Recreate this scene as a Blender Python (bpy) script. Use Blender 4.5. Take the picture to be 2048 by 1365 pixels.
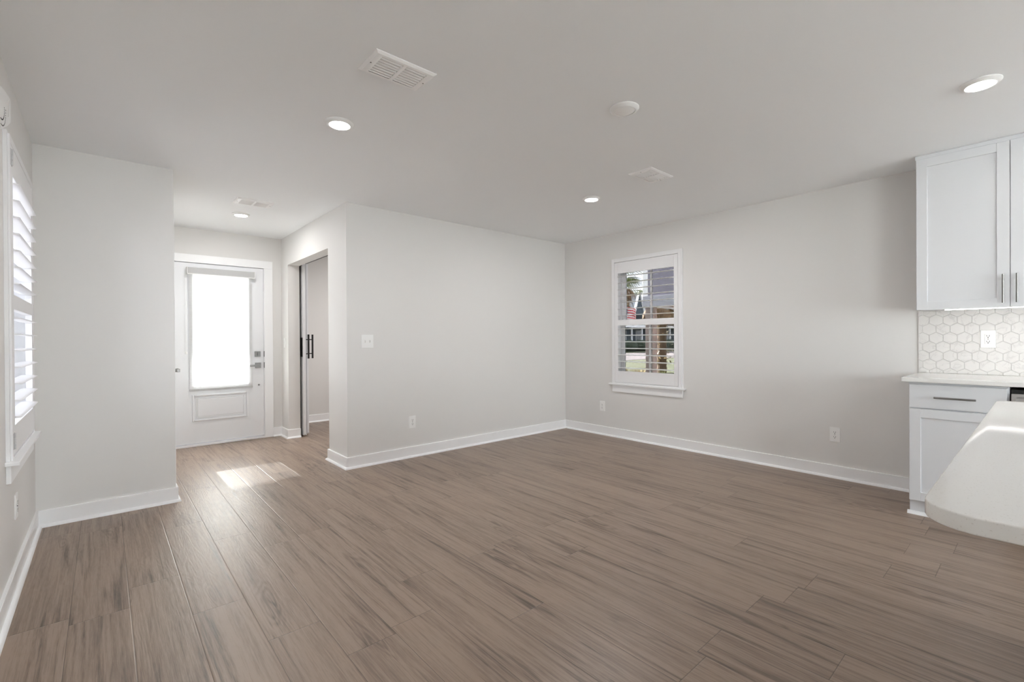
import bpy, bmesh, math, random
from mathutils import Vector, Matrix
random.seed(7)
for o in list(bpy.data.objects):
    bpy.data.objects.remove(o)
S = bpy.context.scene
COL = S.collection

# ------------------------------------------------------------------ camera
F_PX = 933.12
cam = bpy.data.objects.new('camera', bpy.data.cameras.new('camera'))
COL.objects.link(cam)
cam.data.sensor_width = 36.0
cam.data.lens = F_PX / 2048 * 36.0
cam.data.clip_start = 0.02
PITCH, ROLL, YAW = -0.0043, -0.0058, -0.7192
f0 = Vector((-math.sin(YAW), math.cos(YAW), 0)); r0 = Vector((math.cos(YAW), math.sin(YAW), 0)); u0 = Vector((0, 0, 1))
f1 = f0 * math.cos(PITCH) + u0 * math.sin(PITCH); u1 = u0 * math.cos(PITCH) - f0 * math.sin(PITCH)
r2 = r0 * math.cos(ROLL) + u1 * math.sin(ROLL); u2 = u1 * math.cos(ROLL) - r0 * math.sin(ROLL)
M = Matrix((r2, u2, -f1)).transposed().to_4x4()
M.translation = Vector((-4.6175, -4.1994, 1.1824))
cam.matrix_world = M
S.camera = cam

# ------------------------------------------------------------------ view + sky + sun
vs = S.view_settings
S.display_settings.display_device = 'sRGB'
vs.view_transform = 'Standard'; vs.look = 'None'; vs.gamma = 1.0; vs.use_curve_mapping = False
vs.exposure = 0.25
W = bpy.data.worlds.new('world'); S.world = W; W.use_nodes = True
wn = W.node_tree.nodes; wl = W.node_tree.links
sky = wn.new('ShaderNodeTexSky'); sky.sky_type = 'NISHITA'; sky.sun_disc = False
sky.sun_elevation = math.radians(27); sky.sun_rotation = 0.0
sky.air_density = 1.0; sky.dust_density = 1.5; sky.ozone_density = 1.0
SKY = 12.5
hz = wn.new('ShaderNodeMix'); hz.data_type = 'RGBA'; hz.inputs['Factor'].default_value = .985      # bright thin overcast over a clear sky
hz.inputs['B'].default_value = (.90, .94, 1.0, 1)
wl.new(sky.outputs[0], hz.inputs['A']); wl.new(hz.outputs['Result'], wn['Background'].inputs['Color'])
wn['Background'].inputs['Strength'].default_value = SKY
SUN_E = math.radians(27)
sd = bpy.data.lights.new('sun', 'SUN'); sd.energy = 200.0; sd.angle = math.radians(0.6); sd.color = (1, .975, .955)
so = bpy.data.objects.new('sun', sd); COL.objects.link(so)
so.rotation_euler = (-(math.pi / 2 - SUN_E), 0, 0)      # sun stands over +Y, shines towards -Y
so.location = (0, 30, 20)
CAN_POWER = 8.0
LAMP_COL = (1.0, .985, .98)

# ------------------------------------------------------------------ materials
def mat(name, col, rough=.5, spec=.5, metal=0.0, noise=0.0, nscale=60, bump=0.0, emit=0, ecol=None, coat=0.0):
    m = bpy.data.materials.new(name); m.use_nodes = True
    n = m.node_tree.nodes; l = m.node_tree.links; b = n['Principled BSDF']
    b.inputs['Base Color'].default_value = (*col, 1); b.inputs['Roughness'].default_value = rough
    b.inputs['Specular IOR Level'].default_value = spec; b.inputs['Metallic'].default_value = metal
    if coat: b.inputs['Coat Weight'].default_value = coat
    if emit:
        b.inputs['Emission Color'].default_value = (*(ecol or (1, 1, 1)), 1); b.inputs['Emission Strength'].default_value = emit
    if noise or bump:
        tc = n.new('ShaderNodeTexCoord'); nt = n.new('ShaderNodeTexNoise'); nt.inputs['Scale'].default_value = nscale
        nt.inputs['Detail'].default_value = 4; l.new(tc.outputs['Object'], nt.inputs['Vector'])
        if noise:
            mx = n.new('ShaderNodeMix'); mx.data_type = 'RGBA'
            mx.inputs['A'].default_value = (*[c * (1 - noise) for c in col], 1); mx.inputs['B'].default_value = (*[min(1, c * (1 + noise)) for c in col], 1)
            l.new(nt.outputs['Fac'], mx.inputs['Factor']); l.new(mx.outputs['Result'], b.inputs['Base Color'])
        if bump:
            bp = n.new('ShaderNodeBump'); bp.inputs['Strength'].default_value = bump; bp.inputs['Distance'].default_value = .002
            l.new(nt.outputs['Fac'], bp.inputs['Height']); l.new(bp.outputs[0], b.inputs['Normal'])
    return m

def glass_mat(name='window_glass', tint=(.93, .95, .94)):
    m = bpy.data.materials.new(name); m.use_nodes = True
    n = m.node_tree.nodes; l = m.node_tree.links; n.remove(n['Principled BSDF'])
    t = n.new('ShaderNodeBsdfTransparent'); t.inputs['Color'].default_value = (*tint, 1)
    g = n.new('ShaderNodeBsdfGlossy'); g.inputs['Roughness'].default_value = .02
    fr = n.new('ShaderNodeFresnel'); fr.inputs['IOR'].default_value = 1.35
    mx = n.new('ShaderNodeMixShader'); l.new(fr.outputs[0], mx.inputs[0]); l.new(t.outputs[0], mx.inputs[1]); l.new(g.outputs[0], mx.inputs[2])
    l.new(mx.outputs[0], n['Material Output'].inputs[0]); return m

def shade_mat():
    # woven roller-shade cloth: diffuse + translucent yarn with small open gaps in the weave
    m = bpy.data.materials.new('shade_cloth'); m.use_nodes = True
    n = m.node_tree.nodes; l = m.node_tree.links; n.remove(n['Principled BSDF'])
    tc = n.new('ShaderNodeTexCoord'); mp = n.new('ShaderNodeMapping'); mp.inputs['Scale'].default_value = (18, 1, 260)
    nt = n.new('ShaderNodeTexNoise'); nt.inputs['Scale'].default_value = 1.0; nt.inputs['Detail'].default_value = 5
    l.new(tc.outputs['Object'], mp.inputs['Vector']); l.new(mp.outputs[0], nt.inputs['Vector'])
    cr = n.new('ShaderNodeMix'); cr.data_type = 'RGBA'
    cr.inputs['A'].default_value = (.74, .74, .74, 1); cr.inputs['B'].default_value = (.97, .97, .97, 1); l.new(nt.outputs['Fac'], cr.inputs['Factor'])
    d = n.new('ShaderNodeBsdfDiffuse'); t = n.new('ShaderNodeBsdfTranslucent'); tr = n.new('ShaderNodeBsdfTransparent')
    l.new(cr.outputs['Result'], d.inputs['Color']); l.new(cr.outputs['Result'], t.inputs['Color'])
    a = n.new('ShaderNodeMixShader'); a.inputs[0].default_value = .75
    l.new(d.outputs[0], a.inputs[1]); l.new(t.outputs[0], a.inputs[2])
    b = n.new('ShaderNodeMixShader'); b.inputs[0].default_value = .010
    l.new(a.outputs[0], b.inputs[1]); l.new(tr.outputs[0], b.inputs[2])
    l.new(b.outputs[0], n['Material Output'].inputs[0]); return m

def math_node(n, l, op, a, b=None, c=None):
    x = n.new('ShaderNodeMath'); x.operation = op
    for i, v in enumerate((a, b, c)):
        if v is None: continue
        if isinstance(v, (int, float)): x.inputs[i].default_value = v
        else: l.new(v, x.inputs[i])
    return x.outputs[0]

def floor_mat():
    m = bpy.data.materials.new('wood_plank_floor'); m.use_nodes = True
    n = m.node_tree.nodes; l = m.node_tree.links; b = n['Principled BSDF']
    mt = lambda op, a, bb=None, c=None: math_node(n, l, op, a, bb, c)
    tc = n.new('ShaderNodeTexCoord'); sp = n.new('ShaderNodeSeparateXYZ'); l.new(tc.outputs['Object'], sp.inputs[0])
    PW, PL = .199, 1.22
    u = mt('DIVIDE', mt('ADD', sp.outputs[0], 4.735), PW); iu = mt('FLOOR', u); fu = mt('FRACT', u)
    w1 = n.new('ShaderNodeTexWhiteNoise'); w1.noise_dimensions = '1D'; l.new(iu, w1.inputs['W'])
    v = mt('ADD', mt('DIVIDE', sp.outputs[1], PL), mt('MULTIPLY', w1.outputs['Value'], 7.3)); iv = mt('FLOOR', v); fv = mt('FRACT', v)
    idn = mt('ADD', mt('MULTIPLY', iu, 13.7), mt('MULTIPLY', iv, 3.3))
    w2 = n.new('ShaderNodeTexWhiteNoise'); w2.noise_dimensions = '1D'; l.new(idn, w2.inputs['W'])
    rnd = w2.outputs['Value']
    off = mt('MULTIPLY', rnd, 40.0)
    cv = n.new('ShaderNodeCombineXYZ'); l.new(mt('ADD', sp.outputs[0], off), cv.inputs[0]); l.new(mt('ADD', sp.outputs[1], mt('MULTIPLY', rnd, 91.0)), cv.inputs[1])
    def noise(sx, sy, det, dist=0.0, rough=.55):
        mp = n.new('ShaderNodeMapping'); mp.inputs['Scale'].default_value = (sx, sy, 1); l.new(cv.outputs[0], mp.inputs['Vector'])
        nt = n.new('ShaderNodeTexNoise'); nt.inputs['Scale'].default_value = 1; nt.inputs['Detail'].default_value = det
        nt.inputs['Distortion'].default_value = dist; nt.inputs['Roughness'].default_value = rough
        l.new(mp.outputs[0], nt.inputs['Vector']); return nt.outputs['Fac']
    def ramp(x, lo, hi):
        q = n.new('ShaderNodeMapRange'); q.interpolation_type = 'SMOOTHSTEP'; q.inputs['From Min'].default_value = lo; q.inputs['From Max'].default_value = hi
        l.new(x, q.inputs['Value']); return q.outputs[0]
    broad = ramp(noise(8, .55, 2, .4), .30, .70)          # slow tone drift along the board
    band = ramp(noise(15, .8, 3, 1.6), .50, .74)          # dark heartwood bands
    streak = ramp(noise(46, 1.5, 4, .9, .6), .36, .70)    # long streaks
    hair = noise(130, 3.2, 5, .5, .7)                     # hairline grain
    fine = noise(260, 16, 3, .3, .7)                      # pores
    fig = noise(7.5, 1.0, 2, .25)                         # cathedral figure: rings of a warped field
    rings = mt('MULTIPLY_ADD', mt('SINE', mt('MULTIPLY', fig, 120.0)), .5, .5)
    knot = ramp(fig, .56, .72)
    dark = mt('ADD', mt('MULTIPLY', mt('MULTIPLY', band, mt('MULTIPLY_ADD', hair, 1.5, .2)), .60), mt('MULTIPLY', streak, .34))
    dark = mt('ADD', dark, mt('MULTIPLY', mt('SUBTRACT', hair, .5), 1.15))
    dark = mt('ADD', dark, mt('MULTIPLY', mt('MULTIPLY', rings, mt('ADD', knot, .10)), .42))
    dark = mt('ADD', dark, mt('MULTIPLY', mt('SUBTRACT', fine, .5), .55))
    dark = mt('ADD', dark, mt('MULTIPLY', mt('SUBTRACT', broad, .5), .22))
    r = mt('ADD', dark, mt('MULTIPLY', mt('SUBTRACT', rnd, .5), .16))
    cr = n.new('ShaderNodeValToRGB'); e = cr.color_ramp.elements
    e[0].position = 0.0; e[0].color = (.300, .221, .170, 1)
    e[1].position = 1.0; e[1].color = (.078, .050, .034, 1)
    k = cr.color_ramp.elements.new(.30); k.color = (.232, .167, .126, 1)
    k = cr.color_ramp.elements.new(.62); k.color = (.156, .110, .083, 1)
    l.new(r, cr.inputs[0])
    # joints between boards
    eu = mt('MULTIPLY', mt('MINIMUM', fu, mt('SUBTRACT', 1.0, fu)), PW); ev = mt('MULTIPLY', mt('MINIMUM', fv, mt('SUBTRACT', 1.0, fv)), PL)
    ed = mt('MINIMUM', eu, ev)
    gap = n.new('ShaderNodeMapRange'); gap.inputs['From Min'].default_value = .0006; gap.inputs['From Max'].default_value = .0016; l.new(ed, gap.inputs['Value'])
    dk = n.new('ShaderNodeMix'); dk.data_type = 'RGBA'; dk.blend_type = 'MULTIPLY'; dk.inputs['Factor'].default_value = 1
    gm = n.new('ShaderNodeMix'); gm.data_type = 'RGBA'; gm.inputs['A'].default_value = (.42, .40, .38, 1); gm.inputs['B'].default_value = (1, 1, 1, 1)
    l.new(gap.outputs[0], gm.inputs['Factor']); l.new(cr.outputs[0], dk.inputs['A']); l.new(gm.outputs['Result'], dk.inputs['B'])
    l.new(dk.outputs['Result'], b.inputs['Base Color'])
    rr = n.new('ShaderNodeMapRange'); rr.inputs['To Min'].default_value = .28; rr.inputs['To Max'].default_value = .44; l.new(fine, rr.inputs['Value'])
    l.new(rr.outputs[0], b.inputs['Roughness']); b.inputs['Specular IOR Level'].default_value = .55
    bev = n.new('ShaderNodeMapRange'); bev.inputs['From Min'].default_value = 0; bev.inputs['From Max'].default_value = .004; l.new(ed, bev.inputs['Value'])
    h = mt('ADD', mt('MULTIPLY', bev.outputs[0], .9), mt('MULTIPLY', mt('ADD', mt('ADD', mt('MULTIPLY', fine, .5), hair), mt('MULTIPLY', rings, .25)), .55))
    bp = n.new('ShaderNodeBump'); bp.inputs['Strength'].default_value = .7; bp.inputs['Distance'].default_value = .0012
    l.new(h, bp.inputs['Height']); l.new(bp.outputs[0], b.inputs['Normal'])
    return m

def marble_tile_mat():
    m = bpy.data.materials.new('marble_hexagon_tile'); m.use_nodes = True
    n = m.node_tree.nodes; l = m.node_tree.links; b = n['Principled BSDF']
    tc = n.new('ShaderNodeTexCoord'); at = n.new('ShaderNodeAttribute'); at.attribute_name = 'tile'
    sc = n.new('ShaderNodeVectorMath'); sc.operation = 'MULTIPLY_ADD'; l.new(at.outputs['Vector'], sc.inputs[0]); sc.inputs[1].default_value = (9, 9, 9); l.new(tc.outputs['Object'], sc.inputs[2])
    nt = n.new('ShaderNodeTexNoise'); nt.inputs['Scale'].default_value = 9; nt.inputs['Detail'].default_value = 5; nt.inputs['Distortion'].default_value = .9; l.new(sc.outputs[0], nt.inputs['Vector'])
    v = math_node(n, l, 'ABSOLUTE', math_node(n, l, 'SUBTRACT', nt.outputs['Fac'], .5))
    cr = n.new('ShaderNodeValToRGB'); e = cr.color_ramp.elements
    e[0].position = 0; e[0].color = (.63, .615, .60, 1); e[1].position = .022; e[1].color = (.74, .725, .705, 1); l.new(v, cr.inputs[0])
    l.new(cr.outputs[0], b.inputs['Base Color']); b.inputs['Roughness'].default_value = .22
    return m

def quartz_mat():
    m = bpy.data.materials.new('white_quartz'); m.use_nodes = True
    n = m.node_tree.nodes; l = m.node_tree.links; b = n['Principled BSDF']
    tc = n.new('ShaderNodeTexCoord'); vo = n.new('ShaderNodeTexVoronoi'); vo.inputs['Scale'].default_value = 210; l.new(tc.outputs['Object'], vo.inputs['Vector'])
    wn_ = n.new('ShaderNodeTexNoise'); wn_.inputs['Scale'].default_value = 330; wn_.inputs['Detail'].default_value = 2; l.new(tc.outputs['Object'], wn_.inputs['Vector'])
    s = math_node(n, l, 'MULTIPLY', math_node(n, l, 'LESS_THAN', vo.outputs['Distance'], .30), math_node(n, l, 'GREATER_THAN', wn_.outputs['Fac'], .56))
    mx = n.new('ShaderNodeMix'); mx.data_type = 'RGBA'; mx.inputs['A'].default_value = (.80, .79, .77, 1); mx.inputs['B'].default_value = (.70, .68, .65, 1)
    l.new(s, mx.inputs['Factor']); l.new(mx.outputs['Result'], b.inputs['Base Color']); b.inputs['Roughness'].default_value = .09; return m

def siding_mat(name, col, pitch):
    m = bpy.data.materials.new(name); m.use_nodes = True
    n = m.node_tree.nodes; l = m.node_tree.links; b = n['Principled BSDF']
    tc = n.new('ShaderNodeTexCoord'); sp = n.new('ShaderNodeSeparateXYZ'); l.new(tc.outputs['Object'], sp.inputs[0])
    fr = math_node(n, l, 'FRACT', math_node(n, l, 'DIVIDE', sp.outputs[2], pitch))
    bp = n.new('ShaderNodeBump'); bp.inputs['Strength'].default_value = 1; bp.inputs['Distance'].default_value = .02; bp.invert = True
    l.new(fr, bp.inputs['Height']); l.new(bp.outputs[0], b.inputs['Normal'])
    nt = n.new('ShaderNodeTexNoise'); nt.inputs['Scale'].default_value = 5; nt.inputs['Detail'].default_value = 6
    mp = n.new('ShaderNodeMapping'); mp.inputs['Scale'].default_value = (1, 1, 12); l.new(tc.outputs['Object'], mp.inputs[0]); l.new(mp.outputs[0], nt.inputs['Vector'])
    mx = n.new('ShaderNodeMix'); mx.data_type = 'RGBA'; mx.inputs['A'].default_value = (*[c * .8 for c in col], 1); mx.inputs['B'].default_value = (*[c * 1.2 for c in col], 1)
    l.new(nt.outputs['Fac'], mx.inputs['Factor']); l.new(mx.outputs['Result'], b.inputs['Base Color']); b.inputs['Roughness'].default_value = .8
    return m

WALL = mat('wall_paint', (.755, .745, .73), .55, .3, bump=.05, nscale=350)
CEIL = mat('ceiling_paint', (.915, .93, .94), .7, .2, bump=.06, nscale=300)
TRIM = mat('white_trim_paint', (.92, .925, .935), .30, .45, bump=.01, nscale=200)
DOORW = mat('white_door_paint', (.82, .83, .85), .35, .45, bump=.03, nscale=120)
SHUT = mat('white_shutter_paint', (.86, .86, .87), .35, .4, bump=.01, nscale=200)
CAB = mat('white_cabinet_lacquer', (.71, .72, .74), .33, .5, bump=.01, nscale=300)
PLATE = mat('white_plastic', (.88, .88, .87), .3, .5, bump=.005, nscale=300)
VENTM = mat('white_enamel_metal', (.96, .96, .96), .35, .5, bump=.005, nscale=300)
HINGE = mat('grey_white_hinge', (.55, .55, .56), .4, noise=.05)
DARK = mat('dark_slot', (.03, .03, .03), .6, noise=.2)
BLACK = mat('matte_black_metal', (.018, .018, .018), .45, .5, .3, noise=.2)
NICKEL = mat('satin_nickel', (.27, .265, .26), .38, .5, 1.0, noise=.06, nscale=200)
STEEL = mat('stainless_steel', (.62, .62, .62), .28, .5, 1.0, noise=.05, nscale=40)
GROUT = mat('grout', (.70, .685, .665), .8, noise=.05)
LENS = mat('lit_lamp_lens', (.9, .9, .88), .4, emit=22, ecol=(1, .96, .90), noise=.01)
LENS_OFF = mat('unlit_lamp_lens', (.95, .95, .94), .4, noise=.01)
LEDM = mat('lit_led_diffuser', (.9, .9, .9), .4, emit=6, ecol=(1, .97, .95), noise=.01)
GREYCLOTH = mat('grey_shade_cassette', (.50, .50, .50), .7, noise=.12, nscale=160)
FLOOR = floor_mat(); TILE = marble_tile_mat(); QUARTZ = quartz_mat(); GLASS = glass_mat(); HALF = glass_mat('daylight_dimming_glass', (.64, .64, .65)); TINTED = glass_mat('outdoor_dimming_glass', (.32, .32, .325)); CLOTH = shade_mat()  # pane tints added to dim the outdoor view and the left window's daylight

# ------------------------------------------------------------------ mesh helpers
class MB:
    def __init__(s): s.bm = bmesh.new()
    def box(s, x0, x1, y0, y1, z0, z1, bev=0.0, seg=2):
        t = bmesh.new(); r = bmesh.ops.create_cube(t, size=1)
        bmesh.ops.scale(t, vec=(abs(x1 - x0), abs(y1 - y0), abs(z1 - z0)), verts=t.verts)
        bmesh.ops.translate(t, vec=((x0 + x1) / 2, (y0 + y1) / 2, (z0 + z1) / 2), verts=t.verts)
        if bev: bmesh.ops.bevel(t, geom=t.edges[:], offset=bev, segments=seg, profile=.5, affect='EDGES')
        s.add(t); return s
    def add(s, t):
        me = bpy.data.meshes.new('t'); t.to_mesh(me); t.free(); s.bm.from_mesh(me); bpy.data.meshes.remove(me)
    def cyl(s, p0, p1, r0, r1=None, seg=20, bev=0.0):
        r1 = r0 if r1 is None else r1; p0 = Vector(p0); p1 = Vector(p1); d = p1 - p0
        t = bmesh.new(); bmesh.ops.create_cone(t, cap_ends=True, segments=seg, radius1=r0, radius2=r1, depth=d.length)
        if bev: bmesh.ops.bevel(t, geom=[e for e in t.edges if len(e.link_faces) == 2 and any(len(f.verts) > 4 for f in e.link_faces)], offset=bev, segments=2, affect='EDGES')
        q = d.to_track_quat('Z', 'Y').to_matrix().to_4x4(); q.translation = (p0 + p1) / 2
        bmesh.ops.transform(t, matrix=q, verts=t.verts); s.add(t); return s
    def prism(s, pts, axis, a0, a1, bev=0.0):
        # closed outline extruded along axis; pts are the two other coordinates in cyclic order
        def P(p, a): return {0: (a, p[0], p[1]), 1: (p[0], a, p[1]), 2: (p[0], p[1], a)}[axis]
        t = bmesh.new(); A = [t.verts.new(P(p, a0)) for p in pts]; B = [t.verts.new(P(p, a1)) for p in pts]
        k = len(pts); t.faces.new(A); t.faces.new(B[::-1])
        for i in range(k): t.faces.new((A[i], B[i], B[(i + 1) % k], A[(i + 1) % k]))
        bmesh.ops.recalc_face_normals(t, faces=t.faces)
        if bev: bmesh.ops.bevel(t, geom=t.edges[:], offset=bev, segments=2, affect='EDGES')
        s.add(t); return s
    def lathe(s, prof, c, seg=40, axis=2):
        t = bmesh.new(); rings = []
        for r, h in prof:
            rings.append([t.verts.new((r * math.cos(2 * math.pi * i / seg), r * math.sin(2 * math.pi * i / seg), h)) for i in range(seg)] if r > 1e-6 else [t.verts.new((0, 0, h))])
        for a, b in zip(rings, rings[1:]):
            for i in range(seg):
                j = (i + 1) % seg
                if len(a) == 1 and len(b) == 1: continue
                if len(a) == 1: t.faces.new((a[0], b[i], b[j]))
                elif len(b) == 1: t.faces.new((a[i], b[0], a[j]))
                else: t.faces.new((a[i], b[i], b[j], a[j]))
        bmesh.ops.recalc_face_normals(t, faces=t.faces)
        bmesh.ops.translate(t, vec=c, verts=t.verts); s.add(t); return s
    def obj(s, name, m, parent=None, smooth=False, keep=False):
        me = bpy.data.meshes.new(name); s.bm.to_mesh(me); s.bm.free()
        me.materials.append(m); o = bpy.data.objects.new(name, me); COL.objects.link(o)
        if smooth:
            for p in me.polygons: p.use_smooth = len(p.vertices) <= 8      # large flat caps keep their own normal
            try: me.set_sharp_from_angle(angle=math.radians(35))
            except Exception: pass
        if parent: o.parent = parent
        return o

def empty(name, loc=(0, 0, 0), rz=0.0, label=None, cat=None, group=None, kind=None):
    o = bpy.data.objects.new(name, None); COL.objects.link(o); o.location = loc; o.rotation_euler = (0, 0, rz); o.empty_display_size = .1
    return tag(o, label, cat, group, kind)
def tag(o, label=None, cat=None, group=None, kind=None):
    for k, v in (('label', label), ('category', cat), ('group', group), ('kind', kind)):
        if v: o[k] = v
    return o
def struct(o, label=None): o['kind'] = 'structure'; (label and o.__setitem__('label', label)); return o
def copy_tree(o, parent=None):
    c = o.copy(); COL.objects.link(c)
    if parent: c.parent = parent
    for ch in [x for x in bpy.data.objects if x.parent == o]: copy_tree(ch, c)
    return c
def light(name, typ, loc, energy, parent=None, rot=(0, 0, 0), col=None, **kw):
    d = bpy.data.lights.new(name, typ); d.energy = energy; d.color = col or LAMP_COL
    for k, v in kw.items(): setattr(d, k, v)
    o = bpy.data.objects.new(name, d); COL.objects.link(o); o.location = loc; o.rotation_euler = rot
    if parent: o.parent = parent
    return o

# ------------------------------------------------------------------ measures of the place
H = 2.44; LA = 2.9456; T = .133; LF = 2.062; YA = .019; XA = 4.223; WX = 4.949
YO = 1.7945; YN = .4586; HH = 2.089; REAR = -9.0
BH, BT, SHOE = .106, .014, .017

def wall(name, axis, p0, p1, a0, a1, z0, z1, holes=(), m=WALL):
    """slab wall; axis 0: plane x, runs along y; axis 1: plane y, runs along x"""
    A = sorted({a0, a1, *[v for h in holes for v in h[:2]]}); Z = sorted({z0, z1, *[v for h in holes for v in h[2:]]})
    def solid(i, j):
        if i < 0 or j < 0 or i >= len(A) - 1 or j >= len(Z) - 1: return False
        ca, cz = (A[i] + A[i + 1]) / 2, (Z[j] + Z[j + 1]) / 2
        return not any(h[0] < ca < h[1] and h[2] < cz < h[3] for h in holes)
    t = bmesh.new(); cache = {}
    def V(p, a, z):
        k = (p, a, z)
        if k not in cache: cache[k] = t.verts.new((p, a, z) if axis == 0 else (a, p, z))
        return cache[k]
    for i in range(len(A) - 1):
        for j in range(len(Z) - 1):
            if not solid(i, j): continue
            a, b, c, d = A[i], A[i + 1], Z[j], Z[j + 1]
            for p in (p0, p1): t.faces.new((V(p, a, c), V(p, b, c), V(p, b, d), V(p, a, d)))
            if not solid(i - 1, j): t.faces.new((V(p0, a, c), V(p0, a, d), V(p1, a, d), V(p1, a, c)))
            if not solid(i + 1, j): t.faces.new((V(p0, b, c), V(p0, b, d), V(p1, b, d), V(p1, b, c)))
            if not solid(i, j - 1): t.faces.new((V(p0, a, c), V(p0, b, c), V(p1, b, c), V(p1, a, c)))
            if not solid(i, j + 1): t.faces.new((V(p0, a, d), V(p0, b, d), V(p1, b, d), V(p1, a, d)))
    bmesh.ops.recalc_face_normals(t, faces=t.faces)
    b = MB(); b.bm.free(); b.bm = t
    return struct(b.obj(name, m))

WY1, WY2 = -1.223, -.70            # window centres along the walls
WIN_Z = (.668, 2.083)
# ------------------------------------------------------------------ shell
fl = struct(MB().box(-WX, 0, REAR, 2.062, -.06, 0).box(-LA + T, 0, 2.062, 2.75, -.06, 0).obj('floor', FLOOR))
cl = struct(MB().box(-WX - .15, .15, REAR - .1, 2.2, H, H + .2).box(-LA, .15, 2.2, 2.9, H, H + .2).obj('ceiling', CEIL))
wall('wall_right', 0, 0, .15, REAR, 2.9, -.06, H, [(WY1 - .405, WY1 + .405, *WIN_Z)])
wall('wall_back', 1, 0, .12, -LA + T, 0, -.06, H)
wall('wall_foyer_right', 0, -LA, -LA + T, 0, 2.9, -.06, H, [(YN, YO, -.061, HH)])
wall('wall_foyer_end', 1, LF, LF + .14, -XA - .12, -LA, -.06, H, [(-4.072, -3.138, -.061, 2.064)])
wall('wall_foyer_left', 0, -XA - .12, -XA, YA + .12, LF, -.06, H, [(.215, .985, -.061, 2.05)])
wall('wall_stub', 1, YA, YA + .12, -WX, -XA, -.06, H)
wall('wall_left', 0, -WX - .15, -WX, REAR, YA + .12, -.06, H, [(WY2 - .405, WY2 + .405, *WIN_Z), (-8.6, -6.6, -.061, 2.13)])
wall('wall_rear', 1, REAR - .15, REAR, -WX, 0, -.06, H, [(-3.9, -.9, -.061, 2.13)])
wall('wall_study', 1, 2.75, 2.9, -LA + T, 0, -.06, H)
# closet behind the foyer's left wall is shut off by its door

# baseboards with shoe moulding; each run is one structure object
def base_run(name, pts, closed=False, top=BH):
    """pts: wall line seen with the room on its right-hand side when walking along it"""
    def off(i, d):
        p = Vector(pts[i]); q = Vector((0, 0))
        n_ = []
        for a, b in ((i - 1, i), (i, i + 1)):
            if 0 <= a and b < len(pts):
                t = (Vector(pts[b]) - Vector(pts[a])).normalized(); n_.append(Vector((t.y, -t.x)))
        q = n_[0] if len(n_) == 1 else (n_[0] + n_[1]) / max(.3, 1 + n_[0].dot(n_[1]))
        return p + q * d
    prof = [(0, 0), (BT, 0), (BT, top - .002), (BT - .002, top), (0, top)]
    sprof = [(BT, 0)] + [(BT + SHOE * math.cos(a), .019 * math.sin(a)) for a in [i * math.pi / 8 for i in range(5)]]
    def sweep(pr):
        t = bmesh.new(); rings = []
        for i in range(len(pts)):
            ring = []
            for d, z in pr:
                v = off(i, d); ring.append(t.verts.new((v.x, v.y, z)))
            rings.append(ring)
        k = len(pr)
        for a, b in zip(rings, rings[1:]):
            for i in range(k): t.faces.new((a[i], a[(i + 1) % k], b[(i + 1) % k], b[i]))
        t.faces.new(rings[0]); t.faces.new(rings[-1][::-1]); bmesh.ops.recalc_face_normals(t, faces=t.faces)
        b = MB(); b.bm.free(); b.bm = t; return b
    o = struct(sweep(prof).obj(name, TRIM)); sweep(sprof).obj('shoe_molding', TRIM, o, smooth=True)
    return o
base_run('baseboard_back', [(-LA + T, YN), (-LA, YN), (-LA, 0), (0, 0), (0, -3.606)][::-1][::-1])
base_run('baseboard_foyer', [(-3.0535, LF), (-LA, LF), (-LA, YO), (-LA + T, YO)])
base_run('baseboard_left', [(-WX, REAR + .01), (-WX, YA), (-XA, YA), (-XA, .157)])
base_run('baseboard_study', [(-2.66, 2.75), (0, 2.75), (0, .12), (-LA + T, .12), (-LA + T, YN)])

# ------------------------------------------------------------------ windows and shutters (local: x along wall, y into the room, z up)
def frame4(b, x0, x1, z0, z1, w, y0, y1, bev=.0015, wb=None, wt=None):
    wb = w if wb is None else wb; wt = w if wt is None else wt
    b.box(x0, x0 + w, y0, y1, z0, z1, bev); b.box(x1 - w, x1, y0, y1, z0, z1, bev)
    b.box(x0 + w, x1 - w, y0, y1, z0, z0 + wb, bev); b.box(x0 + w, x1 - w, y0, y1, z1 - wt, z1, bev); return b

def window(idx, loc, rz, glass):
    root = empty('window_%d' % idx, loc, rz, kind='structure')
    z0, z1 = WIN_Z; hw = .405
    frame4(MB(), -hw, hw, z0, z1, .032, -.15, -.075).obj('window_frame', SHUT, root)
    frame4(MB(), -hw, hw, z0, z1, .012, -.075, -.001, .0).obj('jamb', SHUT, root)
    zm = 1.37
    for nm, a, b_, y in (('upper_sash', zm - .02, z1 - .032, -.135), ('lower_sash', z0 + .032, zm + .02, -.105)):
        s = frame4(MB(), -hw + .032, hw - .032, a, b_, .032, y, y + .025).obj(nm, SHUT, root)
        MB().box(-.0125, .0125, y + .004, y + .021, a + .032, b_ - .032, .001).obj('muntin', SHUT, s)
        MB().box(-hw + .064, hw - .064, y + .0115, y + .0145, a + .032, b_ - .032).obj('pane', glass, s)
    # sill board and apron
    MB().box(-.487, .487, 0, .047, .630, .647, .003).obj('sill', TRIM, root)
    MB().box(-.452, .452, 0, .017, .546, .630, .002).obj('apron', TRIM, root)
    return root

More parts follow.
